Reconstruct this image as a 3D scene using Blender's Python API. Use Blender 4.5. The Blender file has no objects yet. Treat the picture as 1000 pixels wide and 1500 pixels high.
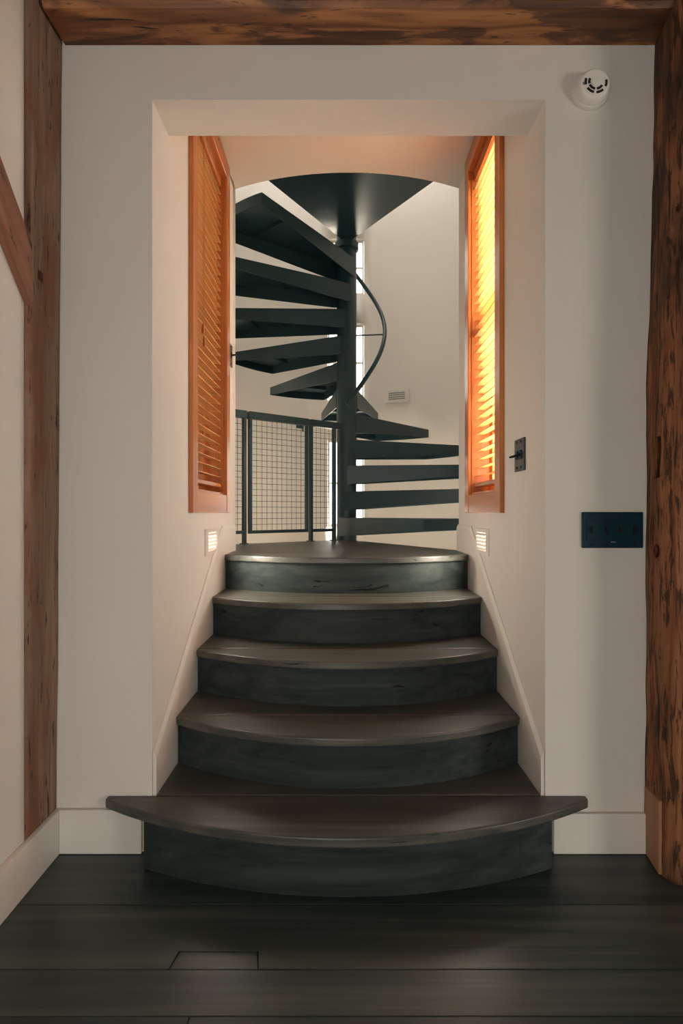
import bpy, bmesh, math, random
from mathutils import Vector, Matrix, noise
random.seed(4)
PI = math.pi
SC = bpy.context.scene
COL = SC.collection

# ------------------------------------------------------------------ dimensions (metres)
XL, XR = -0.620, 0.658          # side walls of the stair passage
LEFTX = -0.932                  # room's left wall
EYE = 1.104
CX, CY = 0.030, 2.610           # axis of the round tower and of the spiral stair
TR = 1.400                      # tower radius
LAND = 0.886                    # landing height
CEIL = 2.940                    # passage ceiling
HEAD = 2.445                    # underside of the header
HY = 0.175                      # thickness of the front wall
OPEN_A = math.degrees(math.asin(0.64/TR))

# ------------------------------------------------------------------ node helpers
def new_mat(name):
    m = bpy.data.materials.new(name); m.use_nodes = True
    nt = m.node_tree
    for n in list(nt.nodes): nt.nodes.remove(n)
    out = nt.nodes.new('ShaderNodeOutputMaterial')
    b = nt.nodes.new('ShaderNodeBsdfPrincipled')
    nt.links.new(b.outputs[0], out.inputs[0])
    return m, nt, b

def node(nt, typ, **kw):
    n = nt.nodes.new(typ)
    for k, v in kw.items():
        if k.startswith('i_'):
            key = k[2:]
            n.inputs[int(key) if key.isdigit() else key].default_value = v
        else: setattr(n, k, v)
    return n

def link(nt, a, b): nt.links.new(a, b)

def ramp(nt, fac, stops):
    r = nt.nodes.new('ShaderNodeValToRGB')
    el = r.color_ramp.elements
    while len(el) < len(stops): el.new(0.5)
    for e, (p, c) in zip(el, stops):
        e.position = p; e.color = (c[0], c[1], c[2], 1)
    link(nt, fac, r.inputs[0])
    return r.outputs[0]

def mathn(nt, op, a, b=None, c=None):
    n = nt.nodes.new('ShaderNodeMath'); n.operation = op
    for i, v in enumerate((a, b, c)):
        if v is None: continue
        if isinstance(v, (int, float)): n.inputs[i].default_value = v
        else: link(nt, v, n.inputs[i])
    return n.outputs[0]

def noise_tex(nt, vec, scale, detail=3, rough=0.55, dist=0.0):
    n = node(nt, 'ShaderNodeTexNoise', i_Scale=scale, i_Detail=detail, i_Roughness=rough, i_Distortion=dist)
    link(nt, vec, n.inputs['Vector'])
    return n.outputs['Fac']

def mixc(nt, fac, a, b, mode='MIX'):
    n = nt.nodes.new('ShaderNodeMix'); n.data_type = 'RGBA'; n.blend_type = mode
    for sock, v in ((n.inputs[0], fac), (n.inputs[6], a), (n.inputs[7], b)):
        if isinstance(v, (int, float)): sock.default_value = v
        elif isinstance(v, tuple): sock.default_value = (v[0], v[1], v[2], 1)
        else: link(nt, v, sock)
    return n.outputs[2]

def mapped(nt, scale, loc=(0, 0, 0)):
    tc = nt.nodes.new('ShaderNodeTexCoord')
    mp = node(nt, 'ShaderNodeMapping')
    mp.inputs['Scale'].default_value = scale
    mp.inputs['Location'].default_value = loc
    link(nt, tc.outputs['Object'], mp.inputs['Vector'])
    return mp.outputs[0]

def bump(nt, b, h, strength, dist=0.01):
    n = node(nt, 'ShaderNodeBump', i_Strength=strength, i_Distance=dist)
    link(nt, h, n.inputs['Height']); link(nt, n.outputs[0], b.inputs['Normal'])

def plaster(name, col, strength=0.25, var=0.06):
    m, nt, b = new_mat(name)
    v = mapped(nt, (1, 1, 1))
    big = noise_tex(nt, v, 2.2, 4)
    d = tuple(c*(1-var) for c in col)
    link(nt, mixc(nt, big, d, col), b.inputs['Base Color'])
    b.inputs['Roughness'].default_value = 0.8
    v2 = mapped(nt, (1, 1, 0.55))
    tro = noise_tex(nt, v2, 7.0, 6, 0.6, 1.6)
    fine = noise_tex(nt, v, 55, 3)
    h = mathn(nt, 'MULTIPLY_ADD', fine, 0.12, tro)
    bump(nt, b, h, strength, 0.02)
    return m

def plain(name, col, rough=0.5, metal=0.0, emit=None, estr=0, coat=0.0, speck=0.0):
    m, nt, b = new_mat(name)
    if speck:
        v = mapped(nt, (1, 1, 1))
        f = noise_tex(nt, v, 18, 4)
        d = tuple(c*(1-speck) for c in col)
        link(nt, mixc(nt, f, d, col), b.inputs['Base Color'])
    else:
        b.inputs['Base Color'].default_value = (*col, 1)
    b.inputs['Roughness'].default_value = rough
    b.inputs['Metallic'].default_value = metal
    b.inputs['Coat Weight'].default_value = coat
    if emit:
        b.inputs['Emission Color'].default_value = (*emit, 1)
        b.inputs['Emission Strength'].default_value = estr
    return m

def wood(name, axis, stops, scale=6.0, stretch=0.09, rings=9.0, ringmix=0.5, rough=0.45, bumps=0.2,
         crack=0.0, crackcol=(0.01, 0.006, 0.004), coat=0.0, plank=False, knots=0.0, blotch=None, bscale=3.0, bstretch=0.5, bth=(0.42, 0.62), bmix=0.6, fleck=0.0, ringpow=1.0, plankvar=0.35, spec=0.5):
    """grain runs along axis (0,1,2)"""
    m, nt, b = new_mat(name)
    s = [1, 1, 1]; s[axis] = stretch
    tc = nt.nodes.new('ShaderNodeTexCoord')
    src = tc.outputs['Object']
    at = None
    if plank:
        at = node(nt, 'ShaderNodeAttribute', attribute_name='plank')
        comb = nt.nodes.new('ShaderNodeVectorMath'); comb.operation = 'MULTIPLY_ADD'
        comb.inputs[1].default_value = (1, 1, 1)
        link(nt, src, comb.inputs[0])
        sc = nt.nodes.new('ShaderNodeVectorMath'); sc.operation = 'SCALE'
        sc.inputs[0].default_value = (7.3, 3.1, 5.7)
        link(nt, at.outputs['Fac'], sc.inputs['Scale'])
        link(nt, sc.outputs[0], comb.inputs[2])
        src = comb.outputs[0]
    mp = node(nt, 'ShaderNodeMapping'); mp.inputs['Scale'].default_value = s
    link(nt, src, mp.inputs['Vector'])
    v = mp.outputs[0]
    n1 = noise_tex(nt, v, scale, 2, 0.5, 0.3)
    rg = mathn(nt, 'SINE', mathn(nt, 'MULTIPLY', n1, rings*2*PI))
    rg = mathn(nt, 'MULTIPLY_ADD', rg, 0.5, 0.5)
    if ringpow != 1.0: rg = mathn(nt, 'POWER', rg, ringpow)
    s2 = [1, 1, 1]; s2[axis] = stretch*0.4
    mp2 = node(nt, 'ShaderNodeMapping'); mp2.inputs['Scale'].default_value = s2
    link(nt, src, mp2.inputs['Vector'])
    fine = noise_tex(nt, mp2.outputs[0], scale*9, 4, 0.65)
    mix = nt.nodes.new('ShaderNodeMix'); mix.data_type = 'FLOAT'; mix.inputs[0].default_value = ringmix
    link(nt, fine, mix.inputs[2]); link(nt, rg, mix.inputs[3])
    g = mix.outputs[0]
    if plank:
        g = mathn(nt, 'ADD', g, mathn(nt, 'MULTIPLY', mathn(nt, 'SUBTRACT', at.outputs['Fac'], 0.5), plankvar))
    c = ramp(nt, g, stops)
    if blotch:
        sb = [1, 1, 1]; sb[axis] = bstretch
        bl = noise_tex(nt, mapped(nt, tuple(sb)), bscale, 5, 0.6, 0.5)
        blf = ramp(nt, bl, [(bth[0], (0, 0, 0)), (bth[1], (1, 1, 1))])
        c = mixc(nt, blf, c, mixc(nt, bmix, c, blotch))
    if knots:
        s3 = [1, 1, 1]; s3[axis] = 0.45
        mp3 = node(nt, 'ShaderNodeMapping'); mp3.inputs['Scale'].default_value = s3
        link(nt, src, mp3.inputs['Vector'])
        vo = node(nt, 'ShaderNodeTexVoronoi', i_Scale=2.6); link(nt, mp3.outputs[0], vo.inputs['Vector'])
        kf = ramp(nt, vo.outputs['Distance'], [(0.0, (1, 1, 1)), (0.05*knots, (0.8, 0.8, 0.8)), (0.075*knots, (0, 0, 0))])
        c = mixc(nt, kf, c, crackcol)
    h = g
    if crack:
        s4 = [1, 1, 1]; s4[axis] = 0.05
        mp4 = node(nt, 'ShaderNodeMapping'); mp4.inputs['Scale'].default_value = s4
        link(nt, src, mp4.inputs['Vector'])
        cn = noise_tex(nt, mp4.outputs[0], scale*4.5, 3, 0.6, 0.6)
        cf = ramp(nt, cn, [(0.30, (1, 1, 1)), (0.30+0.10*crack, (0, 0, 0))])
        c = mixc(nt, cf, c, crackcol)
        h = mathn(nt, 'SUBTRACT', g, cf)
    if fleck:
        s5 = [1, 1, 1]; s5[axis] = 0.16
        fn = noise_tex(nt, mapped(nt, tuple(s5)), 55, 4, 0.7, 0.4)
        ff = ramp(nt, fn, [(0.30+0.12*fleck, (1, 1, 1)), (0.36+0.14*fleck, (0, 0, 0))])
        c = mixc(nt, mathn(nt, 'MULTIPLY', ff, 0.8), c, crackcol)
        h = mathn(nt, 'SUBTRACT', h, mathn(nt, 'MULTIPLY', ff, 0.8))
    link(nt, c, b.inputs['Base Color'])
    b.inputs['Roughness'].default_value = rough
    b.inputs['Coat Weight'].default_value = coat
    b.inputs['Coat Roughness'].default_value = 0.2
    b.inputs['Specular IOR Level'].default_value = spec
    if bumps: bump(nt, b, h, bumps, 0.004)
    return m

M = {}
M['plaster'] = plaster('plaster_white', (0.725, 0.69, 0.64), 0.12)
M['passage'] = plaster('plaster_passage', (0.76, 0.72, 0.665), 0.10)
M['tower'] = plaster('plaster_tower', (0.74, 0.70, 0.645), 0.10)
M['trim'] = plain('white_painted_trim', (0.74, 0.70, 0.65), 0.45, speck=0.05)
M['steel'] = plain('dark_painted_steel', (0.014, 0.047, 0.057), 0.42, 0.0, speck=0.12)
M['steel_gloss'] = plain('dark_gloss_steel', (0.014, 0.047, 0.057), 0.28, 0.0, speck=0.12)
M['bronze'] = plain('dark_bronze_plate', (0.004, 0.028, 0.044), 0.5, 0.0)
M['toggle'] = plain('toggle_metal', (0.05, 0.055, 0.055), 0.25, 0.6)
M['iron'] = plain('pewter_metal_plate', (0.10, 0.10, 0.095), 0.40, 0.8, speck=0.3)
M['bronze'].node_tree.nodes['Principled BSDF'].inputs['Specular IOR Level'].default_value = 0.2
M['black'] = plain('black_recess', (0.004, 0.004, 0.004), 0.8)
M['white_plastic'] = plain('white_plastic', (0.80, 0.77, 0.72), 0.4)
M['grey_plastic'] = plain('grey_plastic', (0.16, 0.19, 0.19), 0.4)
M['mark'] = plain('pale_print', (0.5, 0.52, 0.52), 0.5)
M['cord'] = plain('ladder_cord', (0.45, 0.22, 0.09), 0.8)
M['glow'] = plain('lit_louvre', (0.9, 0.85, 0.75), 0.5, emit=(1.0, 0.86, 0.66), estr=3.0)
M['fir'] = wood('orange_finished_wood', 2, [(0.2, (0.36, 0.105, 0.020)), (0.8, (0.56, 0.20, 0.050))], 8, 0.06, 4, 0.35, 0.36, 0.03, coat=0.15)
M['fir_y'] = wood('orange_finished_wood_level', 1, [(0.2, (0.36, 0.105, 0.020)), (0.8, (0.56, 0.20, 0.050))], 8, 0.06, 4, 0.35, 0.36, 0.03, coat=0.15)
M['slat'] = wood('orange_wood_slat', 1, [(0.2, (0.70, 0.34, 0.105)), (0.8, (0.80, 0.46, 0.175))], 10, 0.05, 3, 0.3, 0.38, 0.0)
DK = [(0.10, (0.010, 0.018, 0.017)), (0.5, (0.035, 0.049, 0.044)), (0.95, (0.092, 0.100, 0.082))]
M['floor'] = wood('dark_stained_floor_boards', 0, DK, 7, 0.07, 4, 0.28, 0.36, 0.10, plank=True, knots=0.7, crackcol=(0.006, 0.008, 0.007))
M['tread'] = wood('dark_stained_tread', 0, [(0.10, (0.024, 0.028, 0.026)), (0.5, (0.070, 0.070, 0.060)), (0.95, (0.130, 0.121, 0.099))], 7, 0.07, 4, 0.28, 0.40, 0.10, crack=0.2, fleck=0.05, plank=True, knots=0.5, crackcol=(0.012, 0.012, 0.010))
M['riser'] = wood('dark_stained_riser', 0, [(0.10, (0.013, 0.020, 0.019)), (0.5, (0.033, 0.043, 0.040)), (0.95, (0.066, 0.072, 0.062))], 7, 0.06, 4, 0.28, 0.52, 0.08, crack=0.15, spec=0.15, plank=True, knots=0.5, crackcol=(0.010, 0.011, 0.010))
M['beam'] = wood('red_brown_beam', 0, [(0.05, (0.10, 0.033, 0.009)), (0.45, (0.30, 0.108, 0.030)), (0.95, (0.50, 0.21, 0.068))], 9.0, 0.13, 6, 0.55, 0.5, 0.2, crack=0.4, blotch=(0.035, 0.010, 0.004), bscale=9.0, bstretch=0.22, bth=(0.50, 0.545), bmix=0.72, fleck=0.3)
M['post_left'] = wood('weathered_brown_post', 2, [(0.1, (0.16, 0.092, 0.060)), (0.5, (0.29, 0.172, 0.114)), (0.95, (0.40, 0.25, 0.17))], 9, 0.07, 5, 0.3, 0.8, 0.5, crack=0.5, knots=0.45, blotch=(0.22, 0.085, 0.040), bscale=5, bstretch=0.4, bth=(0.5, 0.6), bmix=0.7, fleck=0.35)
M['brace'] = wood('red_brown_brace', 1, [(0.1, (0.15, 0.060, 0.032)), (0.5, (0.27, 0.115, 0.064)), (0.95, (0.38, 0.18, 0.105))], 9, 0.09, 4, 0.3, 0.75, 0.4, crack=0.4, fleck=0.3)
M['post_right'] = wood('rough_hewn_post', 2, [(0.15, (0.085, 0.028, 0.009)), (0.5, (0.24, 0.088, 0.030)), (0.95, (0.42, 0.19, 0.090))], 10, 0.10, 5, 0.3, 0.85, 1.0, crack=0.8, knots=0.7, crackcol=(0.012, 0.006, 0.003), blotch=(0.040, 0.020, 0.010), bscale=5.5, bstretch=0.33, bth=(0.47, 0.60), bmix=0.8, fleck=0.8)
M['patch'] = wood('new_wood_patch', 2, [(0.2, (0.34, 0.165, 0.080)), (0.9, (0.45, 0.235, 0.120))], 9, 0.06, 3, 0.3, 0.7, 0.1)
M['siding'] = wood('dark_brown_siding', 1, [(0.1, (0.07, 0.035, 0.018)), (0.9, (0.17, 0.085, 0.045))], 6, 0.06, 4, 0.3, 0.8, 0.2)
M['ground'] = plaster('pale_ground', (0.62, 0.58, 0.52), 0.2)
def glass():
    m = bpy.data.materials.new('window_glass'); m.use_nodes = True
    nt = m.node_tree
    for n in list(nt.nodes): nt.nodes.remove(n)
    out = nt.nodes.new('ShaderNodeOutputMaterial')
    mx = nt.nodes.new('ShaderNodeMixShader'); tr = nt.nodes.new('ShaderNodeBsdfTransparent'); gl = nt.nodes.new('ShaderNodeBsdfGlossy')
    tr.inputs[0].default_value = (0.96, 0.97, 0.96, 1); gl.inputs['Roughness'].default_value = 0.02
    lw = node(nt, 'ShaderNodeLayerWeight', i_Blend=0.25)
    f = mathn(nt, 'MULTIPLY', lw.outputs['Fresnel'], 0.6)
    link(nt, f, mx.inputs[0]); link(nt, tr.outputs[0], mx.inputs[1]); link(nt, gl.outputs[0], mx.inputs[2])
    link(nt, mx.outputs[0], out.inputs[0])
    return m
M['glass'] = glass()

# ------------------------------------------------------------------ mesh helpers
class MB:
    def __init__(self): self.v = []; self.f = []; self.p = []; self.tone = 0.5
    def add(self, vs, fs):
        o = len(self.v); self.v += [tuple(a) for a in vs]
        for f in fs: self.f.append([i+o for i in f]); self.p.append(self.tone)
    def box(self, x0, x1, y0, y1, z0, z1):
        vs = [(x, y, z) for z in (z0, z1) for y in (y0, y1) for x in (x0, x1)]
        self.add(vs, [(0, 2, 3, 1), (4, 5, 7, 6), (0, 1, 5, 4), (2, 6, 7, 3), (0, 4, 6, 2), (1, 3, 7, 5)])
        return self
    def prism(self, poly, vec):
        """poly: list of 3D points (planar), extruded by vec"""
        n = len(poly); vec = Vector(vec)
        a = [Vector(p) for p in poly]; b = [p+vec for p in a]
        nrm = Vector((0, 0, 0))
        for i in range(n): nrm += a[i].cross(a[(i+1) % n])
        if nrm.dot(vec) > 0: a, b = b, a
        self.add(a+b, [list(range(n)), list(range(2*n-1, n-1, -1))] + [(i, n+i, n+(i+1) % n, (i+1) % n) for i in range(n)])
        return self
    def xy(self, poly, z0, z1): return self.prism([(p[0], p[1], z0) for p in poly], (0, 0, z1-z0))
    def yz(self, poly, x0, x1): return self.prism([(x0, p[0], p[1]) for p in poly], (x1-x0, 0, 0))
    def xz(self, poly, y0, y1): return self.prism([(p[0], y0, p[1]) for p in poly], (0, y1-y0, 0))
    def obox(self, c, ux, uy, uz, hx, hy, hz):
        c, ux, uy, uz = (Vector(a) for a in (c, ux, uy, uz))
        vs = [c+ux*(hx*sx)+uy*(hy*sy)+uz*(hz*sz) for sz in (-1, 1) for sy in (-1, 1) for sx in (-1, 1)]
        self.add(vs, [(0, 2, 3, 1), (4, 5, 7, 6), (0, 1, 5, 4), (2, 6, 7, 3), (0, 4, 6, 2), (1, 3, 7, 5)])
        return self
    def tube(self, pts, r, n=10, caps=True):
        pts = [Vector(p) for p in pts]; rings = []
        t0 = (pts[1]-pts[0]).normalized()
        ref = Vector((0, 0, 1)) if abs(t0.z) < 0.9 else Vector((1, 0, 0))
        u = t0.cross(ref).normalized()
        for i, p in enumerate(pts):
            t = (pts[min(i+1, len(pts)-1)]-pts[max(i-1, 0)]).normalized()
            u = (u-t*u.dot(t)).normalized(); w = t.cross(u)
            rr = r[i] if isinstance(r, (list, tuple)) else r
            rings.append([p+(u*math.cos(2*PI*k/n)+w*math.sin(2*PI*k/n))*rr for k in range(n)])
        vs = [q for rg in rings for q in rg]
        fs = [(i*n+k, i*n+(k+1) % n, (i+1)*n+(k+1) % n, (i+1)*n+k) for i in range(len(pts)-1) for k in range(n)]
        if caps:
            fs.append(list(range(n-1, -1, -1))); fs.append([(len(pts)-1)*n+k for k in range(n)])
        self.add(vs, fs); return self
    def lathe(self, prof, origin, axis, n=32):
        """prof: (radius, height) pairs along axis"""
        o = Vector(origin); a = Vector(axis).normalized()
        ref = Vector((0, 0, 1)) if abs(a.z) < 0.9 else Vector((1, 0, 0))
        u = a.cross(ref).normalized(); w = a.cross(u)
        vs = []
        for r, h in prof:
            for k in range(n):
                t = 2*PI*k/n
                vs.append(o+a*h+(u*math.cos(t)+w*math.sin(t))*max(r, 1e-5))
        fs = [(i*n+k, i*n+(k+1) % n, (i+1)*n+(k+1) % n, (i+1)*n+k) for i in range(len(prof)-1) for k in range(n)]
        fs.append(list(range(n-1, -1, -1))); fs.append([(len(prof)-1)*n+k for k in range(n)])
        self.add(vs, fs); return self
    def build(self, name, mat, parent=None, origin=(0, 0, 0), bevel=0, seg=2, smooth=False, fix=True):
        """verts are in world space; origin = world position of the parent chain"""
        me = bpy.data.meshes.new(name); ox, oy, oz = origin
        me.from_pydata([(x-ox, y-oy, z-oz) for x, y, z in self.v], [], self.f)
        if len(set(self.p)) > 1 or self.tone != 0.5:
            a = me.attributes.new('plank', 'FLOAT', 'FACE')
            a.data.foreach_set('value', self.p)
        else:
            a = me.attributes.new('plank', 'FLOAT', 'FACE'); a.data.foreach_set('value', self.p)
        if fix:
            bm = bmesh.new(); bm.from_mesh(me)
            bmesh.ops.recalc_face_normals(bm, faces=bm.faces); bm.to_mesh(me); bm.free()
        me.materials.append(M[mat] if isinstance(mat, str) else mat)
        o = bpy.data.objects.new(name, me); COL.objects.link(o)
        if parent: o.parent = parent
        if bevel:
            md = o.modifiers.new('bevel', 'BEVEL'); md.width = bevel; md.segments = seg; md.limit_method = 'ANGLE'; md.angle_limit = math.radians(50)
        if smooth:
            for p in me.polygons: p.use_smooth = True
            if smooth != 'all':
                me.set_sharp_from_angle(angle=math.radians(40))
        return o

def tag(o, label, cat, group=None):
    o['label'] = label; o['category'] = cat
    if group: o['group'] = group
    return o
def thing(name, loc, label, cat, group=None):
    o = bpy.data.objects.new(name, None); COL.objects.link(o); o.location = loc
    o.empty_display_size = 0.05
    return tag(o, label, cat, group)
def struct(o): o['kind'] = 'structure'; return o

def pol(r, deg, z=0.0, c=(CX, CY)):
    a = math.radians(deg); return (c[0]+r*math.cos(a), c[1]+r*math.sin(a), z)

# ================================================================== THE SETTING
# floor of wide boards running along x
mb = MB()
edges = [0.175, -0.022, -0.248, -0.472, -0.598, -0.80, -1.02, -1.15, -1.37, -1.60, -1.74, -1.96, -2.2, -2.45, -2.7, -2.9, -3.15, -3.4, -3.65, -3.9, -4.15, -4.4, -4.6]
joints = {0: [1.9], 1: [2.6], 2: [1.75], 3: [1.9], 4: [-0.335, 2.2]}
for i in range(len(edges)-1):
    y1, y0 = edges[i], edges[i+1]
    xs = [-1.05] + joints.get(i, [random.uniform(-0.4, 2)]) + [4.75]
    for j in range(len(xs)-1):
        mb.tone = random.uniform(0.25, 0.75)
        if i == 3: mb.tone = 0.62
        if i == 2: mb.tone = 0.62
        g = 0.0009
        x0, x1 = xs[j]+g, xs[j+1]-g
        ch = 0.0012
        if i == 2 and j == 0:      # board with the inset patch along its front edge
            px0, px1, py = -0.418, -0.206, -0.418
            mb.xy([(x0, y0+g), (px0-0.003, y0+g), (px0+0.006, py+0.002), (px1-0.006, py+0.002), (px1+0.003, y0+g), (x1, y0+g), (x1, y1-g), (x0, y1-g)], -0.02, 0)
            t = mb.tone; mb.tone = 0.5
            mb.xy([(px0, y0+g), (px1, y0+g), (px1-0.009, py), (px0+0.009, py)], -0.02, -0.0004)
            mb.tone = t
        else:
            mb.box(x0, x1, y0+g, y1-g, -0.02, 0)
floor = struct(mb.build('floor', 'floor', bevel=0.0010, seg=1))
struct(MB().box(-1.05, 4.75, -4.6, HY, -0.08, -0.0205).build('floor_underlay', 'black'))

# front wall with the passage opening
mb = MB()
mb.xz([(-1.1, 0), (XL, 0), (XL, HEAD), (XR, HEAD), (XR, 0), (4.75, 0), (4.75, 3.2), (-1.1, 3.2)], 0, HY)
struct(mb.build('wall_front', 'plaster'))
struct(MB().box(LEFTX-0.15, LEFTX, -4.6, -0.1845, 0, 3.2).build('wall_left', 'plaster'))
struct(MB().box(-1.1, 4.75, -4.75, -4.6, 0, 3.2).build('wall_back', 'plaster'))
struct(MB().box(4.6, 4.75, -4.6, 0, 0, 3.2).build('wall_right', 'plaster'))
struct(MB().box(-1.1, 4.75, -4.6, 0, 3.2, 3.3).build('ceiling', 'siding'))

# windows: outer casing edges (near, far) on each side wall
WIN = {-1: (0.427, 1.166), 1: (0.462, 1.118)}
WZ0, WZ1 = 1.100, 2.930
CW, CT, JD = 0.078, 0.020, 0.135
WT = 0.16
def side_wall(name, sgn):
    X = XL if sgn < 0 else XR
    a, b = sorted((X, X+sgn*WT))
    y0, y1 = WIN[sgn]; y0 += CW-0.012; y1 -= CW-0.012
    z0, z1 = WZ0+0.088, WZ1-0.078
    ye = CY-math.sqrt(TR**2-(X-CX)**2)
    mb = MB()
    mb.box(a, b, HY-0.0005, y0, 0, 3.2); mb.box(a, b, y1, ye+0.004, 0, 3.2)
    mb.box(a, b, y0, y1, 0, z0); mb.box(a, b, y0, y1, z1, 3.2)
    return struct(mb.build(name, 'plaster'))
side_wall('wall_passage_left', -1); side_wall('wall_passage_right', 1)

# passage ceiling with its edge cut round by the tower
def front_arc(n=28, r=TR, half=OPEN_A):
    return [pol(r, 270-half+2*half*i/n) for i in range(n+1)]
arc = front_arc(r=TR-0.003)
mb = MB(); mb.xy([(XL-0.01, HY), (XR+0.01, HY)] + [(p[0], p[1]) for p in reversed(arc)], CEIL, CEIL+0.25)
struct(mb.build('ceiling_passage', 'passage'))

# round tower wall
TOPZ = 5.6
tw = math.degrees(math.asin(0.188/TR))
angs = sorted(set([round(a, 3) for a in [270-OPEN_A, 270+OPEN_A, 90-tw, 90, 90+tw]] + [round(i*3.75, 3) for i in range(96)]))
angs = [a for a in angs if all(abs(a-k) > 1.2 or abs(a-k) < 1e-6 for k in (270-OPEN_A, 270+OPEN_A, 90-tw, 90+tw)) or any(abs(a-round(k, 3)) < 1e-4 for k in (270-OPEN_A, 270+OPEN_A, 90-tw, 90+tw))]
TWZ = [(0.95, 1.86), (2.26, 3.06), (3.36, 3.94)]
zs = [-1.2] + [z for w in TWZ for z in w] + [CEIL+0.03, 2.0, TOPZ]
zs = sorted(set(zs))
mb = MB(); nA = len(angs); idx = {}
vs = []
for zi, z in enumerate(zs):
    for ai, a in enumerate(angs):
        idx[(zi, ai)] = len(vs); vs.append(pol(TR, a, z))
fs = []
for zi in range(len(zs)-1):
    zm = (zs[zi]+zs[zi+1])/2
    for ai in range(nA):
        a0 = angs[ai]; a1 = angs[(ai+1) % nA] + (360 if ai == nA-1 else 0); am = (a0+a1)/2
        if abs(am-270) < OPEN_A and zm < CEIL: continue
        if abs(am-90) < tw and any(w[0] < zm < w[1] for w in TWZ): continue
        fs.append((idx[(zi, ai)], idx[(zi+1, ai)], idx[(zi+1, (ai+1) % nA)], idx[(zi, (ai+1) % nA)]))
mb.add(vs, fs)
tower = struct(mb.build('wall_tower', 'tower', smooth=True, fix=False))
sd = tower.modifiers.new('thick', 'SOLIDIFY'); sd.thickness = 0.14; sd.offset = -1
# make sure the thickness grows outwards
if (tower.data.polygons[0].normal.dot(Vector(tower.data.polygons[0].center)-Vector((CX, CY, tower.data.polygons[0].center.z)))) > 0:
    sd.offset = 1
mb = MB(); mb.xy([pol(TR+0.14, i*7.5)[:2] for i in range(48)], TOPZ, TOPZ+0.1)
struct(mb.build('ceiling_tower', 'tower'))
mb = MB(); mb.xy([pol(TR+0.14, i*7.5)[:2] for i in range(48)], -1.3, -1.2)
struct(mb.build('floor_tower', 'tower'))

# landing: boards inside the passage end and a sector of the tower
RAYL, RAYR = 219.0, 297.2
mb = MB()
poly = [(XL, 1.20), (XR, 1.20), (XR, arc[-1][1])]
poly += [pol(0.10, RAYR)[:2], pol(0.10, RAYL)[:2]]
poly += [pol(TR, RAYL+(270-OPEN_A-RAYL)*i/8)[:2] for i in range(9)]
poly += [(XL, arc[0][1])]
def clip(poly, y0, y1):
    def cut(pl, yy, keep):
        out = []
        for i in range(len(pl)):
            p, q = pl[i], pl[(i+1) % len(pl)]
            pi, qi = keep(p[1]), keep(q[1])
            if pi: out.append(p)
            if pi != qi:
                t = (yy-p[1])/(q[1]-p[1]); out.append((p[0]+t*(q[0]-p[0]), yy))
        return out
    pl = cut(poly, y0, lambda y: y >= y0)
    if pl: pl = cut(pl, y1, lambda y: y <= y1)
    return pl
yy = 1.20
while yy < 2.6:
    w = random.choice([0.15, 0.19, 0.17])
    pl = clip(poly, yy+0.0008, yy+w-0.0008)
    mb.tone = random.uniform(0.4, 0.7)
    if len(pl) > 2: mb.xy(pl, LAND-0.03, LAND)
    yy += w
struct(mb.build('floor_landing', 'tread', bevel=0.001, seg=1))
mb = MB(); mb.xy([(p[0], p[1]) for p in poly], LAND-0.2, LAND-0.031)
struct(mb.build('floor_landing_slab', 'trim'))

# ---- baseboards and sloped skirts
struct(MB().box(LEFTX, LEFTX+0.019, -4.6, -0.016, 0, 0.142).build('baseboard_left', 'trim', bevel=0.003))
struct(MB().box(LEFTX, -0.650, -0.016, 0, 0, 0.142).build('baseboard_front_left', 'trim', bevel=0.003))
struct(MB().box(0.680, 4.6, -0.016, 0, 0, 0.130).build('baseboard_front_right', 'trim', bevel=0.003))
for sgn, nm in ((-1, 'left'), (1, 'right')):
    X = XL if sgn < 0 else XR
    ye = (arc[0] if sgn < 0 else arc[-1])[1]
    o_ = [(0.004, 0.0), (0.004, 0.322), (1.045, 1.034), (ye-0.002, 1.034), (ye-0.002, 0.0)]
    f_ = [(0.004, 0.0), (0.004, 0.300), (1.050, 1.016), (ye-0.002, 1.016), (ye-0.002, 0.0)]
    n_ = len(o_); xf = X-sgn*0.0122; xw = X-sgn*0.001; xm = X-sgn*0.0045
    mb = MB(); mb.add([(xw, *p) for p in o_]+[(xm, *p) for p in o_]+[(xf, *p) for p in f_],
        [tuple(range(n_)), tuple(range(2*n_, 3*n_))]+[(k*n_+q, k*n_+(q+1) % n_, (k+1)*n_+(q+1) % n_, (k+1)*n_+q) for k in (0, 1) for q in range(n_)])
    struct(mb.build('baseboard_passage_'+nm, 'trim'))

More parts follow.
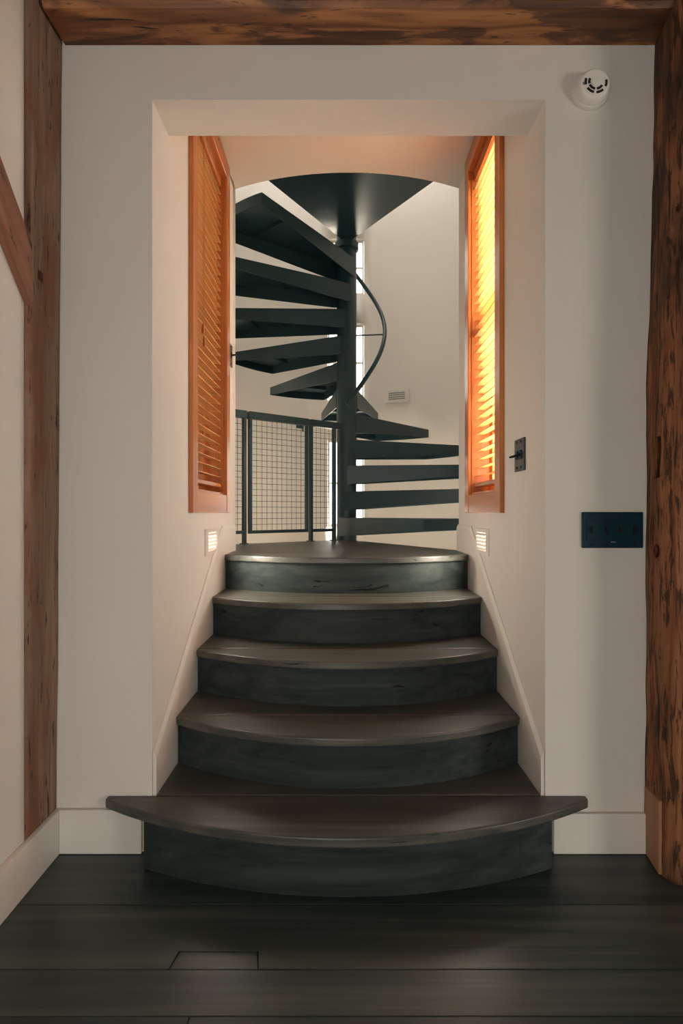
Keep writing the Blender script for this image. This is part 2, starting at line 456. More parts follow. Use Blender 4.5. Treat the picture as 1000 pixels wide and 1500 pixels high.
# ---- windows
def make_window(name, sgn):
    X = XL if sgn < 0 else XR
    y0, y1 = WIN[sgn]
    root = bpy.data.objects.new(name, None); COL.objects.link(root); root['kind'] = 'structure'
    root.location = (X, (y0+y1)/2, WZ0); O = root.location
    inn, out = X-sgn*CT, X
    a, b = sorted((inn, out))
    # casing: head, two sides, bottom board
    MB().box(a, b, y0, y0+CW, WZ0, WZ1).build('side_casing', 'fir', root, O, 0.003)
    MB().box(a, b, y1-CW, y1, WZ0, WZ1).build('side_casing', 'fir', root, O, 0.003)
    MB().box(a, b, y0+CW, y1-CW, WZ1-0.09, WZ1).build('head_casing', 'fir_y', root, O, 0.003)
    MB().box(a+0.002, b-0.002, y0+CW, y1-CW, WZ0, WZ0+0.092).build('bottom_casing', 'fir_y', root, O, 0.003)
    # jamb liner going outwards
    t = 0.014
    ia, ib = y0+CW-0.010, y1-CW+0.010
    z0, z1 = WZ0+0.088, WZ1-0.080
    a, b = sorted((X-sgn*0.001, X+sgn*(JD+0.02)))
    mb = MB()
    mb.box(a, b, ia, ia+t, z0, z1); mb.box(a, b, ib-t, ib, z0, z1); mb.box(a, b, ia+t, ib-t, z1-t, z1); mb.box(a, b, ia+t, ib-t, z0, z0+t)
    mb.build('jamb', 'fir', root, O)
    # two sashes with glazing bars
    zi0, zi1 = z0+t, z1-t; yi0, yi1 = ia+t, ib-t; zm = 2.03
    for k, (s0, s1, dx) in enumerate(((zi0, zm+0.035, 0.092), (zm-0.035, zi1, 0.116))):
        a, b = sorted((X+sgn*dx, X+sgn*(dx+0.024)))
        st = 0.044
        mb = MB()
        mb.box(a, b, yi0, yi0+st, s0, s1); mb.box(a, b, yi1-st, yi1, s0, s1)
        mb.box(a, b, yi0+st, yi1-st, s0, s0+(0.065 if k == 0 else 0.04)); mb.box(a, b, yi0+st, yi1-st, s1-0.06, s1)
        for q in (1, 2):
            yb = yi0+st+(yi1-yi0-2*st)*q/3; mb.box(a+0.004, b-0.004, yb-0.009, yb+0.009, s0+0.03, s1-0.03)
            zb = s0+0.05+(s1-s0-0.09)*q/3; mb.box(a+0.004, b-0.004, yi0+st, yi1-st, zb-0.009, zb+0.009)
        sash = mb.build('sash', 'fir', root, O)
        mid = (a+b)/2
        MB().box(mid-0.0015, mid+0.0015, yi0+0.02, yi1-0.02, s0+0.02, s1-0.02).build('pane', 'glass', sash, O)
    return (yi0, yi1, zi0, zi1)

def make_blind(sgn, dims, label, tilt):
    X = XL if sgn < 0 else XR
    yi0, yi1, zi0, zi1 = dims
    xc = X+sgn*0.036
    root = thing('venetian_blind', (xc, (yi0+yi1)/2, zi1), label, 'blind', 'wooden venetian blinds in the passage windows')
    O = root.location
    ya, yb = yi0+0.004, yi1-0.004
    MB().box(xc-0.026, xc+0.026, ya, yb, zi1-0.05, zi1-0.001).build('headrail', 'fir_y', root, O, 0.002)
    zbot = 1.250
    mb = MB(); a = math.radians(tilt)
    u = Vector((sgn*math.cos(a), 0, math.sin(a))); w = Vector((-sgn*math.sin(a), 0, math.cos(a)))   # outer edge raised
    z = zbot+0.036; n = 0
    while z < zi1-0.075:
        hw, ht = 0.0248, 0.0016
        c = Vector((xc, 0, z)); L = [c-u*hw-w*ht, c-u*hw*0.5+w*0.0012-w*ht, c+u*hw*0.5+w*0.0012-w*ht, c+u*hw-w*ht,
             c+u*hw+w*ht, c+u*hw*0.5+w*0.0012+w*ht, c-u*hw*0.5+w*0.0012+w*ht, c-u*hw+w*ht]
        mb.prism([(p.x, ya, p.z) for p in L], (0, yb-ya, 0))
        z += 0.0418; n += 1
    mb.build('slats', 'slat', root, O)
    MB().box(xc-0.026, xc+0.026, ya, yb, zbot-0.020, zbot).build('bottom_rail', 'fir_y', root, O, 0.003)
    for fy in (0.16, 0.84):
        y = ya+(yb-ya)*fy
        mb = MB()
        for s in (-1, 1):
            dx = s*0.0262*math.cos(a)
            mb.tube([(xc+dx, y, zbot), (xc+dx, y, zi1-0.05)], 0.0011, 5)
        z = zbot+0.036
        while z < zi1-0.075:
            p = Vector((xc, y, z-0.003)); mb.tube([p-u*0.025, p+u*0.025], 0.0007, 4); z += 0.0418
        mb.build('ladder_cord', 'cord', root, O)
    if sgn < 0:
        for dy, z in ((0.0, 1.925), (0.022, 1.875)):
            y = ya+0.115+dy; x = X+0.010
            mb = MB(); mb.tube([(x, y, zi1-0.03), (x, y, z)], 0.0010, 5); cd_ = mb.build('pull_cord', 'cord', root, O)
            mb = MB(); mb.lathe([(0.003, 0.002), (0.006, -0.010), (0.008, -0.030), (0.0065, -0.040), (0.002, -0.042)], (x, y, z), (0, 0, 1), 14)
            mb.build('tassel', 'fir', cd_, O, smooth=True)
    return root
dL = make_window('window_1', -1); dR = make_window('window_2', 1)
make_blind(-1, dL, 'dark amber wooden venetian blind in the shaded window, cord tassels hanging in front', 6)
make_blind(1, dR, 'sunlit orange wooden venetian blind glowing in the window beyond the two-toggle switch plate', 6)

# tower windows: narrow white frames with a pane
for i, (z0, z1) in enumerate(TWZ):
    root = bpy.data.objects.new('window_%d' % (i+3), None); COL.objects.link(root); root['kind'] = 'structure'
    root.location = pol(TR, 90, z0); O = root.location
    mb = MB(); x0, x1, y0, y1 = CX-0.188, CX+0.188, CY+TR+0.03, CY+TR+0.07
    mb.box(x0, x0+0.018, y0, y1, z0, z1); mb.box(x1-0.018, x1, y0, y1, z0, z1)
    mb.box(x0+0.018, x1-0.018, y0, y1, z0, z0+0.03); mb.box(x0+0.018, x1-0.018, y0, y1, z1-0.03, z1)
    mb.box(x0+0.018, x1-0.018, y0+0.005, y1-0.005, (z0+z1)/2-0.01, (z0+z1)/2+0.01)
    fr = mb.build('window_frame', 'trim', root, O)
    MB().box(x0+0.02, x1-0.02, (y0+y1)/2-0.002, (y0+y1)/2+0.002, z0+0.02, z1-0.02).build('pane', 'glass', root, O)

# outside: ground, and a dark boarded wall added to block light at the left window
struct(MB().box(-14, 16, -8, 22, -1.5, -1.4).build('ground', 'ground'))
mb = MB(); z = -1.4
while z < 4.6:
    mb.box(-2.06-0.03, -2.0, -0.5, 4.2, z, z+0.145); z += 0.15
struct(mb.build('wall_light_blocker', 'siding'))

# ================================================================== TIMBERS
def rough_post(foot, z0, z1, shift, amp, seed, step=0.025, edge=0.022):
    """foot: closed footprint (x,y); returns a dense wavy MB"""
    pts = []
    n = len(foot)
    for i in range(n):
        p, q = Vector(foot[i]), Vector(foot[(i+1) % n]); L = (q-p).length; k = max(1, int(L/edge))
        for j in range(k): pts.append(p+(q-p)*(j/k))
    cen = Vector((sum(p.x for p in pts)/len(pts), sum(p.y for p in pts)/len(pts)))
    nz = int((z1-z0)/step)+1; m = len(pts)
    vs = []
    for k in range(nz):
        z = z0+(z1-z0)*k/(nz-1)
        for p in pts:
            d = (p-cen).normalized()
            a = noise.noise(Vector((p.x*9+seed, p.y*9, z*2.3)))*amp + noise.noise(Vector((p.x*30, p.y*30+seed, z*9)))*amp*0.45
            q = p+d*a; q.y = min(q.y, -0.002)
            vs.append((q.x+shift(z), q.y, z))
    fs = [(k*m+i, k*m+(i+1) % m, (k+1)*m+(i+1) % m, (k+1)*m+i) for k in range(nz-1) for i in range(m)]
    fs.append(list(range(m-1, -1, -1))); fs.append([(nz-1)*m+i for i in range(m)])
    mb = MB(); mb.add(vs, fs); return mb

def carve(o, cutters):
    for c in cutters:
        md = o.modifiers.new('cut', 'BOOLEAN'); md.object = c; md.operation = 'DIFFERENCE'; md.solver = 'EXACT'
    dg = bpy.context.evaluated_depsgraph_get()
    me = bpy.data.meshes.new_from_object(o.evaluated_get(dg)); 
    o.modifiers.clear(); old = o.data; o.data = me; me.name = old.name
    for c in cutters:
        cm = c.data; bpy.data.objects.remove(c); bpy.data.meshes.remove(cm)

# right post
shR = lambda z: 0.030*max(0.0, (z-1.35))/1.25
foot = [(0.985, -0.001), (0.965, -0.126), (0.985, -0.166), (1.26, -0.166), (1.26, -0.001)]
mb = rough_post(foot, 0.0, 3.19, shR, 0.010, 3.0, 0.018, 0.018)
postR = mb.build('timber_post', 'post_right', None, (0, 0, 0), smooth='all')
cut = []
dirn = Vector((0.965-0.985, -0.125, 0)).normalized(); nrm = Vector((dirn.y, -dirn.x, 0))
if nrm.x > 0: nrm = -nrm
def onface(t, z): return Vector((0.985, -0.001, z))+dirn*t
c = onface(0.096, 1.273); cut.append(MB().obox(c, nrm, dirn, (0, 0, 1), 0.075, 0.024, 0.064).build('cutter', 'black'))
c = onface(0.092, 0.985); cut.append(MB().tube([c-nrm*0.06, c+nrm*0.04], 0.022, 18).build('cutter', 'black'))
c = onface(0.112, 0.66); cut.append(MB().tube([c-nrm*0.014, c+nrm*0.03], 0.006, 10).build('cutter', 'black'))
c = Vector((0.990, -0.166, 2.01)); cut.append(MB().obox(c, (1, 0, 0), (0, 1, 0), (0, 0, 1), 0.012, 0.02, 0.008).build('cutter', 'black'))
carve(postR, cut)
tag(postR, 'rough-hewn dark timber post with a mortise slot and peg hole beside the bronze switch plate', 'post')
mb = MB()
pa, pb = onface(0.006, 0), onface(0.122, 0)
o1 = nrm*0.0065
mb.prism([pa+o1+Vector((0, 0, 0.002)), pb+o1+Vector((0, 0, 0.002)), pb+o1+Vector((0, 0, 0.225)), pa+o1+Vector((0, 0, 0.215))], -nrm*0.03)
pt = mb.build('repair_patch', 'patch', postR, (0, 0, 0), 0.001, 1); pt['label'] = 'smooth pale new-wood patch'
for o in (postR,): pass

# left post, set in the left wall, leaning a little
shL = lambda z: -0.017*(1-(z-0.14)/2.5)
foot = [(-0.913, -0.001), (-1.08, -0.001), (-1.08, -0.181), (-0.9135, -0.181)]
mb = rough_post(foot, 0.0, 3.19, shL, 0.003, 9.0)
postL = mb.build('timber_post', 'post_left', None, (0, 0, 0), smooth='all')
cut = []
c = Vector((-0.918, -0.118, 1.822)); cut.append(MB().obox(c, (1, 0, 0), (0, 1, 0), (0, 0, 1), 0.03, 0.015, 0.014).build('cutter', 'black'))
carve(postL, cut)
tag(postL, 'weathered brown timber post in the wall corner where the diagonal brace meets it', 'post')

# diagonal brace on the left wall
mb = MB()
segs = 40; top = []; bot = []
for i in range(segs+1):
    t = i/segs; y = -0.1822-1.05*t
    wv = noise.noise(Vector((y*5, 1.3, 0)))*0.006; wv2 = noise.noise(Vector((y*6, 7.3, 0)))*0.006
    top.append((y, 1.900-1.04*(y+0.19)+wv)); bot.append((y, 1.722-1.07*(y+0.192)+wv2))
for i in range(segs):
    mb.yz([bot[i], bot[i+1], top[i+1], top[i]], LEFTX+0.0005, LEFTX+0.022)
br = mb.build('diagonal_brace', 'brace', None, (0, 0, 0))
bm = bmesh.new(); bm.from_mesh(br.data); bmesh.ops.remove_doubles(bm, verts=bm.verts, dist=1e-5); bm.to_mesh(br.data); bm.free()
Rb = Matrix.Rotation(math.atan2(0.72, -0.69), 4, 'X'); br.data.transform(Rb.inverted()); br.matrix_world = Rb
tag(br, 'slanting red-brown timber brace running up the plaster wall from the weathered post', 'brace')

# overhead beam
mb = MB(); n = 90
x0, x1 = -0.902, 1.06
loops = []
for i in range(n+1):
    x = x0+(x1-x0)*i/n
    w1 = noise.noise(Vector((x*4, 0, 1)))*0.004; w2 = noise.noise(Vector((x*5, 3, 1)))*0.004
    ch = 0.004+0.003*noise.noise(Vector((x*7, 9, 0)))
    loops += [(x, -0.001, 2.622+w1*0.3), (x, -0.136, 2.622+w2), (x, -0.146, 2.632+w2+ch), (x, -0.146, 2.90), (x, -0.001, 2.90)]
fs = [(i*5+k, i*5+(k+1) % 5, (i+1)*5+(k+1) % 5, (i+1)*5+k) for i in range(n) for k in range(5)]
fs += [(4, 3, 2, 1, 0), tuple(n*5+k for k in range(5))]
mb.add(loops, fs)
tag(mb.build('ceiling_beam', 'beam', None, (0, 0, 0)), 'heavy red-brown timber beam spanning overhead between the two posts', 'beam')

# ================================================================== CURVED WOODEN STEPS
SX = 0.5*(XL+XR); SW = (XR-XL)/2-0.0125
TZ = [0.182, 0.358, 0.534, 0.710, LAND]
YE = [None, 0.222, 0.504, 0.783, 1.060]
NT = 0.031
stairs = thing('staircase', (SX, 0.0, 0.0), 'flight of five dark stained wooden steps with bowed nosings rising through the wall opening', 'staircase')
O = stairs.location
def arc_pts(hw, ye, sag, n=36, cx=SX):
    r = (hw*hw+sag*sag)/(2*sag); cy = ye-sag+r; A = math.asin(hw/r)
    return [(cx+r*math.sin(-A+2*A*i/n), cy-r*math.cos(-A+2*A*i/n)) for i in range(n+1)]
SAG = 0.20
for k in range(5):
    z = TZ[k]
    mb = MB()
    if k == 0:
        hw = 0.7765; cx = 0.0125
        front = arc_pts(hw, -0.022, 0.217, 44, cx)
        back_y = 0.262
        seam = 0.0015
        mb.tone = 0.55
        mb.xy(front + [(cx+hw, -0.0005), (cx-hw, -0.0005)], z-NT, z)
        mb.tone = 0.42
        mb.xy([(SX-SW, seam), (SX+SW, seam), (SX+SW, back_y), (SX-SW, back_y)], z-NT, z)
    else:
        front = arc_pts(SW, YE[k], SAG)
        back_y = YE[k+1]+0.045 if k < 4 else 1.199
        ys = YE[k]-0.012+0.03
        mb.tone = 0.5+0.06*((k % 2)*2-1)
        mb.xy(front + [(SX+SW, ys), (SX-SW, ys)], z-NT, z)
        mb.tone = 0.47
        mb.xy([(SX-SW, ys+0.0015), (SX+SW, ys+0.0015), (SX+SW, back_y), (SX-SW, back_y)], z-NT, z)
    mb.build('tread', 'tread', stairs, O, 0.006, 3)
for k in range(5):
    zb = 0.0005 if k == 0 else TZ[k-1]+0.0004
    zt = TZ[k]-NT-0.0004
    mb = MB(); mb.tone = 0.35+0.07*k
    if k == 0:
        f = arc_pts(0.632, -0.088, 0.130, 40, 0.0155)
        b_ = [(p[0], p[1]+0.02) for p in reversed(f)]
        mb.xy(f+b_, zb, zt)
        # straight return pieces back to the wall
        mb.box(f[0][0], f[0][0]+0.018, -0.087, -0.0005, zb, zt); mb.box(f[-1][0]-0.018, f[-1][0], -0.087, -0.0005, zb, zt)
    else:
        f = [(p[0], p[1]+0.022) for p in arc_pts(SW-0.0005, YE[k], SAG)]
        b_ = [(p[0], p[1]+0.018) for p in reversed(f)]
        mb.xy(f+b_, zb, zt)
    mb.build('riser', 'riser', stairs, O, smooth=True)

# ================================================================== SPIRAL STAIR
TH = 360/13.0
RO, RP = 1.10, 0.078
spiral = thing('spiral_staircase', (CX, CY, -1.2), 'dark teal painted steel spiral staircase winding around a round pole in the tower', 'staircase')
SO = Vector((CX, CY, -1.2))
mb = MB(); mb.lathe([(RP, -1.2), (RP, 4.35), (RP-0.012, 4.37)], (CX, CY, 0), (0, 0, 1), 40)
mb.build('centre_pole', 'steel', spiral, SO, smooth=True)
mb = MB(); mb.lathe([(RP+0.001, 3.165), (RP+0.016, 3.17), (RP+0.016, 3.218), (RP+0.001, 3.219)], (CX, CY, 0), (0, 0, 1), 40)
mb.build('collar', 'steel', spiral, SO, smooth=True)
def P2(r, deg): a = math.radians(deg); return Vector((r*math.cos(a), r*math.sin(a)))
A0, A1 = 0.0, TH+1.5
offL = P2(0.081, A0-90); offH = P2(0.081, A1+90)
inL = offL+P2(0.016, A0); inH = offH+P2(0.016, A1)
H_IN, H_OUT = 0.145, 0.072
def make_tread():
    mb = MB()
    poly = [inL] + [P2(RO, A0+(A1-A0)*i/10) for i in range(11)] + [inH]
    mb.xy([(p.x, p.y) for p in poly], -0.006, 0)
    # curved outer end plate
    arc_o = [P2(RO, A0+(A1-A0)*i/10) for i in range(11)]; arc_i = [P2(RO-0.006, A0+(A1-A0)*i/10) for i in range(10, -1, -1)]
    mb.xy([(p.x, p.y) for p in arc_o+arc_i], -H_OUT, -0.006)
    tr = mb.build('tread', 'steel', None, (0, 0, 0), 0.001, 1)
    subs = []
    for q0, q1, s in ((inL, P2(RO, A0), 1), (inH, P2(RO, A1), -1)):
        d = (q1-q0).normalized(); n = Vector((-d.y, d.x))*s*0.006
        m = MB(); z0 = -0.0003
        m.prism([(q0.x, q0.y, z0), (q1.x, q1.y, z0), (q1.x, q1.y, -H_OUT), (q0.x, q0.y, -H_IN)], (n.x, n.y, 0))
        subs.append(m.build('side_plate', 'steel', tr, (0, 0, 0), 0.0012, 1))
    for r in (0.50, 0.80):
        m = MB(); p0 = P2(r, A0+2.5); p1 = P2(r, A1-2.5); mid = (p0+p1)/2; d = (p1-p0); L = d.length/2; d.normalize()
        m.obox((mid.x, mid.y, -0.006-0.016), (d.x, d.y, 0), (-d.y, d.x, 0), (0, 0, 1), L, 0.003, 0.0158)
        subs.append(m.build('stiffener', 'steel', tr, (0, 0, 0)))
    return tr, subs
tr0, subs0 = make_tread()
TOPS = [1.060+0.2022*k for k in range(11)]
for k in range(11):
    if k == 0: t, ss = tr0, subs0
    else:
        t = tr0.copy(); COL.objects.link(t); ss = []
        for s in subs0:
            c = s.copy(); COL.objects.link(c); c.parent = t
    t.parent = spiral; t.location = (0, 0, TOPS[k]+1.2); t.rotation_euler = (0, 0, math.radians(-65+TH*k))
# platform at the top
mb = MB()
P0, P1 = 239.0, 303.5
poly = [pol(0.08, P0)[:2]] + [pol(TR-0.002, P0+(P1-P0)*i/14)[:2] for i in range(15)] + [pol(0.08, P1)[:2]]
mb.xy(poly, 3.222, 3.285)
mb.build('platform', 'steel_gloss', spiral, SO, 0.002, 1)
# helical handrail round the pole
pts = []
for i in range(61):
    a = 270+i*(196/60); z = 1.894+(a-270)*(0.2022/TH)
    pts.append(pol(0.300, a, z))
mb = MB(); mb.tube(pts, 0.0165, 12); hr = mb.build('handrail', 'steel_gloss', spiral, SO, smooth=True)
za = 1.894+84*(0.2022/TH)-0.012
mb = MB(); mb.tube([pol(0.07, 354, za), pol(0.30, 354, za)], 0.006, 8)
mb.build('handrail_bracket', 'steel', hr, SO, smooth=True)

# ================================================================== GUARD RAIL AND GATE
GA = Vector(pol(TR-0.015, RAYL+2.2)[:2]); GB = Vector(pol(0.105, RAYL+18)[:2])
gd = (GB-GA).normalized(); gn = Vector((-gd.y, gd.x)); GL = (GB-GA).length
def gp(t, z, off=0.0): p = GA+gd*t+gn*off; return Vector((p.x, p.y, z))
def pix_t(px):            # distance along the rail where it crosses a sight line x/d (metres)
    k = px
    # (GA.x+gd.x t) = k (GA.y+gd.y t + 1.83)
    return (k*(GA.y+1.83)-GA.x)/(gd.x-k*gd.y)
tl = 0.470; tg0 = 0.505; tg1 = 0.985; tm = 1.010; te = GL-0.012
def bar(mb, t0, t1, z0, z1, th=0.012):
    c = gp((t0+t1)/2, (z0+z1)/2); mb.obox(c, (gd.x, gd.y, 0), (gn.x, gn.y, 0), (0, 0, 1), abs(t1-t0)/2, th/2, abs(z1-z0)/2)
def wires(mb, t0, t1, z0, z1, pitch=0.041):
    n = max(1, round((t1-t0)/pitch))
    for i in range(1, n): t = t0+(t1-t0)*i/n; mb.tube([gp(t, z0), gp(t, z1)], 0.0017, 5)
    n = max(1, round((z1-z0)/pitch))
    for i in range(1, n): z = z0+(z1-z0)*i/n; mb.tube([gp(t0, z, 0.0034), gp(t1, z, 0.0034)], 0.0017, 5)
def layout():
    # solve positions along the rail so posts stand where the photo shows them
    f = lambda px: pix_t((px-502)/824.0)
    return f(357.5), f(364.0), f(450.0), f(455.0), f(489.0)
tl, tg0, tg1, tm, te = layout()
te = min(te, GL)
ZT, ZB = 1.790, 0.978
guard = thing('guard_railing', (GA.x+gd.x*tl, GA.y+gd.y*tl, LAND), 'low fixed dark steel guard railing with wire mesh panels either side of the gate', 'railing')
GO = guard.location
for t in (tl, tm, te):
    mb = MB(); bar(mb, t-0.011, t+0.011, LAND+0.006, ZT-0.05, 0.030)
    bar(mb, t-0.022, t+0.022, LAND, LAND+0.006, 0.05)
    mb.build('post', 'steel', guard, GO, 0.001, 1)
for (a, b) in ((0.0, tl+0.011), (tm-0.011, GL)):
    mb = MB(); bar(mb, a, b, ZT-0.05, ZT, 0.045); mb.build('top_rail', 'steel', guard, GO, 0.002, 1)
for (a, b) in ((0.0, tl-0.011), (tm+0.011, te-0.011)):
    mb = MB(); bar(mb, a, b, ZB-0.022, ZB, 0.022); mb.build('bottom_rail', 'steel', guard, GO, 0.001, 1)
    mb = MB(); wires(mb, a, b, ZB, ZT-0.05); mb.build('mesh_panel', 'steel', guard, GO)
gate = thing('gate', (GA.x+gd.x*tg0, GA.y+gd.y*tg0, LAND), 'dark steel wire mesh gate with a small latch hinged between the railing posts', 'gate')
GTO = gate.location
mb = MB(); bar(mb, tg0-0.002, tg1+0.004, ZT-0.05, ZT, 0.045); mb.build('top_rail', 'steel', gate, GTO, 0.002, 1)
mb = MB()
bar(mb, tg0, tg0+0.022, ZB-0.022, ZT-0.05, 0.026); bar(mb, tg1-0.016, tg1, ZB-0.022, ZT-0.05, 0.026); bar(mb, tg0+0.022, tg1-0.016, ZB-0.022, ZB, 0.026)
mb.build('gate_frame', 'steel', gate, GTO, 0.001, 1)
mb = MB(); wires(mb, tg0+0.022, tg1-0.016, ZB, ZT-0.05); mb.build('mesh_panel', 'steel', gate, GTO)
mb = MB(); c = gp(tg1-0.075, ZT-0.066, -0.012); mb.obox(c, (gd.x, gd.y, 0), (gn.x, gn.y, 0), (0, 0, 1), 0.03, 0.006, 0.011)
mb.tube([gp(tg1-0.055, ZT-0.075, -0.02), gp(tg1-0.055, ZT-0.1, -0.02)], 0.006, 8)
mb.build('latch', 'steel', gate, GTO, 0.001, 1)
for z in (ZB+0.10, ZT-0.17):
    mb = MB(); mb.tube([gp(tg0-0.006, z-0.05, -0.014), gp(tg0-0.006, z+0.05, -0.014)], 0.008, 10); mb.build('hinge', 'steel', gate, GTO, smooth=True)

# ================================================================== FITTINGS
# smoke detector on the front wall
DX, DZ = 0.802, 2.468
det = thing('smoke_detector', (DX, 0, DZ), 'round white smoke detector with black slots high on the plaster wall', 'smoke detector')
DO = det.location
mb = MB(); mb.lathe([(0.060, 0.0005), (0.060, 0.012), (0.057, 0.016)], (DX, 0, DZ), (0, -1, 0), 48); mb.build('base', 'white_plastic', det, DO, smooth=True)
mb = MB(); mb.lathe([(0.0555, 0.016), (0.0545, 0.024), (0.047, 0.040), (0.0435, 0.0425), (0.040, 0.0428)], (DX, 0, DZ), (0, -1, 0), 48); mb.build('body', 'white_plastic', det, DO, smooth=True)
mb = MB(); mb.lathe([(0.0155, 0.0428), (0.0150, 0.046), (0.012, 0.047)], (DX+0.002, 0, DZ+0.003), (0, -1, 0), 32); mb.build('centre_button', 'white_plastic', det, DO, smooth=True)
def arc_slot(r0, r1, a0, a1):
    mb = MB(); n = 8
    o = [(DX+0.002+r1*math.cos(math.radians(a0+(a1-a0)*i/n)), DZ+0.003+r1*math.sin(math.radians(a0+(a1-a0)*i/n))) for i in range(n+1)]
    q = [(DX+0.002+r0*math.cos(math.radians(a0+(a1-a0)*i/n)), DZ+0.003+r0*math.sin(math.radians(a0+(a1-a0)*i/n))) for i in range(n, -1, -1)]
    mb.xz(o+q, -0.0437, -0.0420)
    mb.build('slot', 'black', det, DO)
for a0, a1 in ((150, 195), (204, 262), (276, 330)): arc_slot(0.0180, 0.0255, a0, a1)
for a0, a1 in ((160, 195), (215, 258), (272, 312), (335, 372)): arc_slot(0.0292, 0.0368, a0, a1)
mb = MB(); mb.lathe([(0.0048, 0.0420), (0.0048, 0.0436)], (DX-0.036, 0, DZ-0.002), (0, -1, 0), 16); mb.build('indicator', 'grey_plastic', det, DO)

# four-gang switch plate on the front wall
SXc, SZc, SWd, SHt = 0.8745, 1.0455, 0.100, 0.0585
sw = thing('switch_plate', (SXc, 0, SZc), 'wide dark bronze switch plate with four toggles beside the rough-hewn post', 'light switch')
WO = sw.location
MB().box(SXc-SWd, SXc+SWd, -0.007, -0.0002, SZc-SHt, SZc+SHt).build('plate', 'bronze', sw, WO, 0.004, 2)
for i in range(4):
    x = SXc-0.0675+i*0.0455
    MB().box(x-0.0165, x+0.0165, -0.0085, -0.0065, SZc-0.032, SZc+0.032).build('switch_insert', 'bronze', sw, WO, 0.0008, 1)
    mb = MB(); mb.prism([(x-0.0045, -0.008, SZc-0.011), (x-0.0045, -0.008, SZc+0.011), (x-0.0045, -0.021, SZc+0.013), (x-0.0045, -0.022, SZc+0.004)], (0.009, 0, 0))
    mb.build('toggle', 'toggle', sw, WO, 0.001, 1)
    for s in (-1, 1):
        mb = MB(); mb.lathe([(0.0042, 0.0068), (0.0040, 0.0084), (0.002, 0.0088)], (x, 0, SZc+s*0.047), (0, -1, 0), 14); mb.build('screw', 'black', sw, WO)
mb = MB(); x = SXc-0.006
for i, w in enumerate((0.0022, 0.0016, 0.002, 0.0012, 0.002)):
    mb.box(x+i*0.0032, x+i*0.0032+w, -0.0076, -0.0069, SZc-0.040, SZc-0.0375)
mb.build('printed_mark', 'mark', sw, WO)

# two-toggle plate on the passage's right wall
PY, PZ = 0.250, 1.315
p2 = thing('switch_plate', (XR, PY, PZ), 'pewter metal two-toggle switch plate on the passage wall near the glowing blind', 'light switch')
O2 = p2.location
MB().box(XR-0.007, XR-0.0002, PY-0.056, PY+0.056, PZ-0.060, PZ+0.060).build('plate', 'iron', p2, O2, 0.002, 1)
for dy in (-0.023, 0.023):
    MB().box(XR-0.011, XR-0.0065, PY+dy-0.010, PY+dy+0.010, PZ-0.016, PZ+0.016).build('toggle_collar', 'bronze', p2, O2, 0.001, 1)
    mb = MB(); mb.tube([(XR-0.008, PY+dy, PZ), (XR-0.022, PY+dy, PZ-0.004), (XR-0.036, PY+dy, PZ-0.007)], [0.0055, 0.0048, 0.0035], 10)
    mb.build('toggle', 'black', p2, O2, smooth=True)
    for s in (-1, 1):
        mb = MB(); mb.lathe([(0.0058, 0.0068), (0.0052, 0.0088), (0.002, 0.0095)], (XR, PY+dy, PZ+s*0.047), (-1, 0, 0), 14); mb.build('screw', 'black', p2, O2)
# single toggle plate at the far end of the left wall
PY, PZ = 1.262, 1.965
p3 = thing('switch_plate', (XL, PY, PZ), 'small metal single-toggle switch plate at the wall end beyond the shaded blind', 'light switch')
O3 = p3.location
MB().box(XL+0.0002, XL+0.007, PY-0.036, PY+0.036, PZ-0.060, PZ+0.060).build('plate', 'iron', p3, O3, 0.002, 1)
MB().box(XL+0.0065, XL+0.011, PY-0.008, PY+0.008, PZ-0.014, PZ+0.014).build('toggle_collar', 'bronze', p3, O3, 0.001, 1)
mb = MB(); mb.tube([(XL+0.008, PY, PZ), (XL+0.022, PY, PZ+0.002), (XL+0.036, PY, PZ+0.003)], [0.0055, 0.005, 0.004], 10); mb.build('toggle', 'black', p3, O3, smooth=True)
for s in (-1, 1):
    mb = MB(); mb.lathe([(0.005, 0.0068), (0.0045, 0.0088), (0.002, 0.0095)], (XL, PY, PZ+s*0.047), (1, 0, 0), 14); mb.build('screw', 'black', p3, O3)

# recessed step lights with lit louvres
def step_light(sgn, label):
    X = XL if sgn < 0 else XR
    y, z = 0.812, 0.966
    r = thing('step_light', (X, y, z), label, 'step light', 'louvred step lights in the passage walls'); Oo = r.location
    hw, hh = 0.122, 0.060; s = -sgn
    a = lambda d: X+s*d
    ly0, ly1, lz0, lz1 = y-0.072, y+0.100, z-0.042, z+0.042
    mb = MB()
    def bx(d0, d1, y0, y1, z0, z1):
        p, q = sorted((a(d0), a(d1))); mb.box(p, q, y0, y1, z0, z1)
    bx(0.0002, 0.007, y-hw, ly0, z-hh, z+hh); bx(0.0002, 0.007, ly1, y+hw, z-hh, z+hh)
    bx(0.0002, 0.007, ly0, ly1, z-hh, lz0); bx(0.0002, 0.007, ly0, ly1, lz1, z+hh)
    mb.build('faceplate', 'trim', r, Oo)
    mb = MB(); bx(0.0002, 0.0018, ly0, ly1, lz0, lz1); mb.build('lens', 'glow', r, Oo)
    for i in range(5):
        zz = lz0+(lz1-lz0)*(i+0.5)/5
        mb = MB(); mb.prism([(a(0.002), ly0, zz+0.006), (a(0.010), ly0, zz-0.005), (a(0.010), ly0, zz-0.0065), (a(0.002), ly0, zz+0.0045)], (0, ly1-ly0, 0))
        mb.build('louvre', 'trim', r, Oo)
step_light(-1, 'lit white louvred step light below the shaded dark amber blind')
step_light(1, 'lit white louvred step light below the glowing sunlit blind')

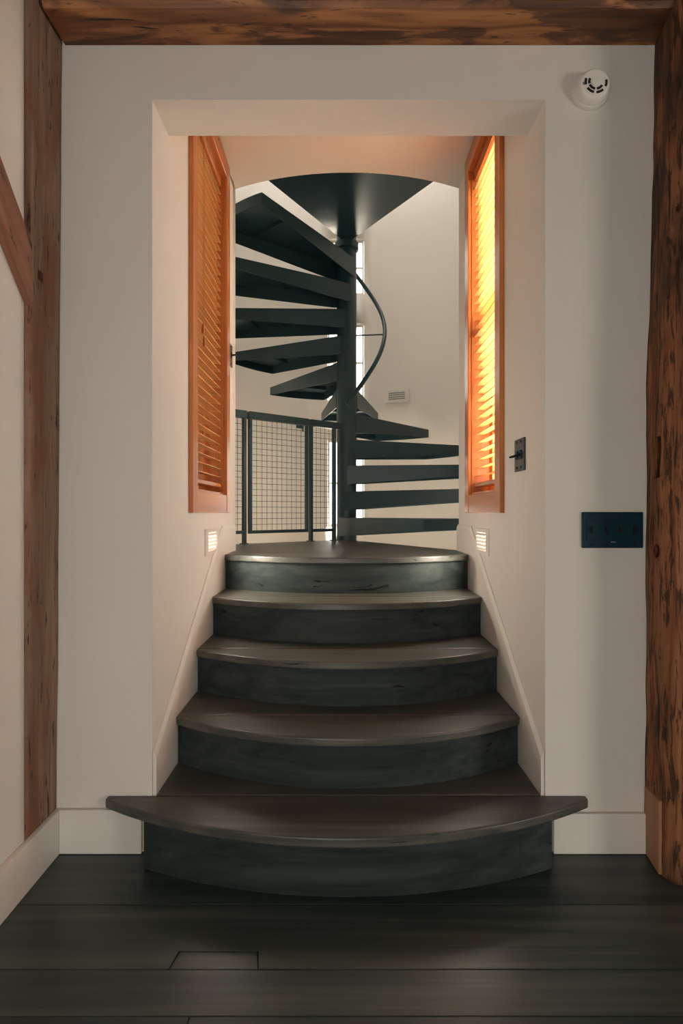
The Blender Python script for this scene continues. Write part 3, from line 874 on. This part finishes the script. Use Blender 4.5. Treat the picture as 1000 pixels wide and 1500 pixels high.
# air register on the tower wall
ga = 68.0; gz = 2.285
g = thing('air_vent', pol(TR, ga, gz), 'small white slotted air vent on the curved tower wall', 'air vent')
gc = Vector(pol(TR-0.012, ga, gz)); rad = Vector((math.cos(math.radians(ga)), math.sin(math.radians(ga)), 0)); tan = Vector((-rad.y, rad.x, 0)); up = Vector((0, 0, 1))
mb = MB(); mb.obox(gc, tan, rad, up, 0.128, 0.008, 0.066); mb.build('frame', 'trim', g, g.location, 0.003, 1)
for i in range(4):
    mb = MB(); mb.obox(gc-rad*0.0084+up*(0.030-0.020*i), tan, rad, up, 0.085, 0.0012, 0.004); mb.build('slot', 'grey_plastic', g, g.location)

# ================================================================== LIGHT
def area(name, loc, target, sx, sy, power, col):
    L = bpy.data.lights.new(name, 'AREA'); L.shape = 'RECTANGLE'; L.size = sx; L.size_y = sy; L.energy = power; L.color = col
    o = bpy.data.objects.new(name, L); COL.objects.link(o); o.location = loc
    o.rotation_euler = (Vector(target)-Vector(loc)).to_track_quat('-Z', 'Y').to_euler()
    return o
area('room_window_light', (4.1, -3.0, 0.9), (0.2, 0, 0.4), 1.1, 1.2, 50, (1.0, 0.92, 0.82))
area('room_back_fill_light', (-0.55, -4.3, 0.8), (0.1, -0.5, 0.3), 1.0, 1.2, 48, (1.0, 0.95, 0.88))  # added fill behind the camera, no window modelled there; lifts soffit and right reveal
for X_, s_ in ((XL, 1), (XR, -1)):
    area('step_lamp', (X_+s_*0.016, 0.826, 0.966), (X_+s_*1.0, 0.80, 1.05), 0.07, 0.16, 5.2, (1.0, 0.92, 0.79)).rotation_euler.rotate_axis('Z', 0.0)
area('tower_upper_fill_light', (CX, CY+0.5, 5.4), (CX, CY, 0), 1.4, 1.4, 26, (1.0, 0.96, 0.90))  # added fill lamp under the closed tower ceiling, brightens the tower walls
S = bpy.data.lights.new('sun', 'SUN'); S.energy = 150.0; S.angle = math.radians(1.0); S.color = (1.0, 0.93, 0.82)
so = bpy.data.objects.new('sun', S); COL.objects.link(so); so.location = (7, 4, 8)
so.rotation_euler = Vector((-0.60, -0.35, -0.72)).to_track_quat('-Z', 'Y').to_euler()

w = bpy.data.worlds.new('overcast_sky'); SC.world = w; w.use_nodes = True
nt = w.node_tree; bg = nt.nodes['Background']
bg.inputs[0].default_value = (1.0, 0.97, 0.92, 1); bg.inputs[1].default_value = 5.5

# ================================================================== CAMERA
cd = bpy.data.cameras.new('camera'); cam = bpy.data.objects.new('camera', cd); COL.objects.link(cam)
cam.location = (0, -1.83, EYE); cam.rotation_euler = (math.radians(90), 0, 0)
cd.sensor_fit = 'VERTICAL'; cd.sensor_height = 36; cd.lens = 36*824/1500.0
cd.shift_x = -2/1500.0; cd.clip_start = 0.05; cd.clip_end = 100
SC.camera = cam
SC.view_settings.view_transform = 'Standard'; SC.view_settings.look = 'None'
SC.view_settings.gamma = 1; SC.view_settings.use_curve_mapping = False
SC.view_settings.exposure = 0.0
SC.cycles.use_denoising = True
SC.cycles.max_bounces = 10; SC.cycles.diffuse_bounces = 6; SC.cycles.transparent_max_bounces = 16
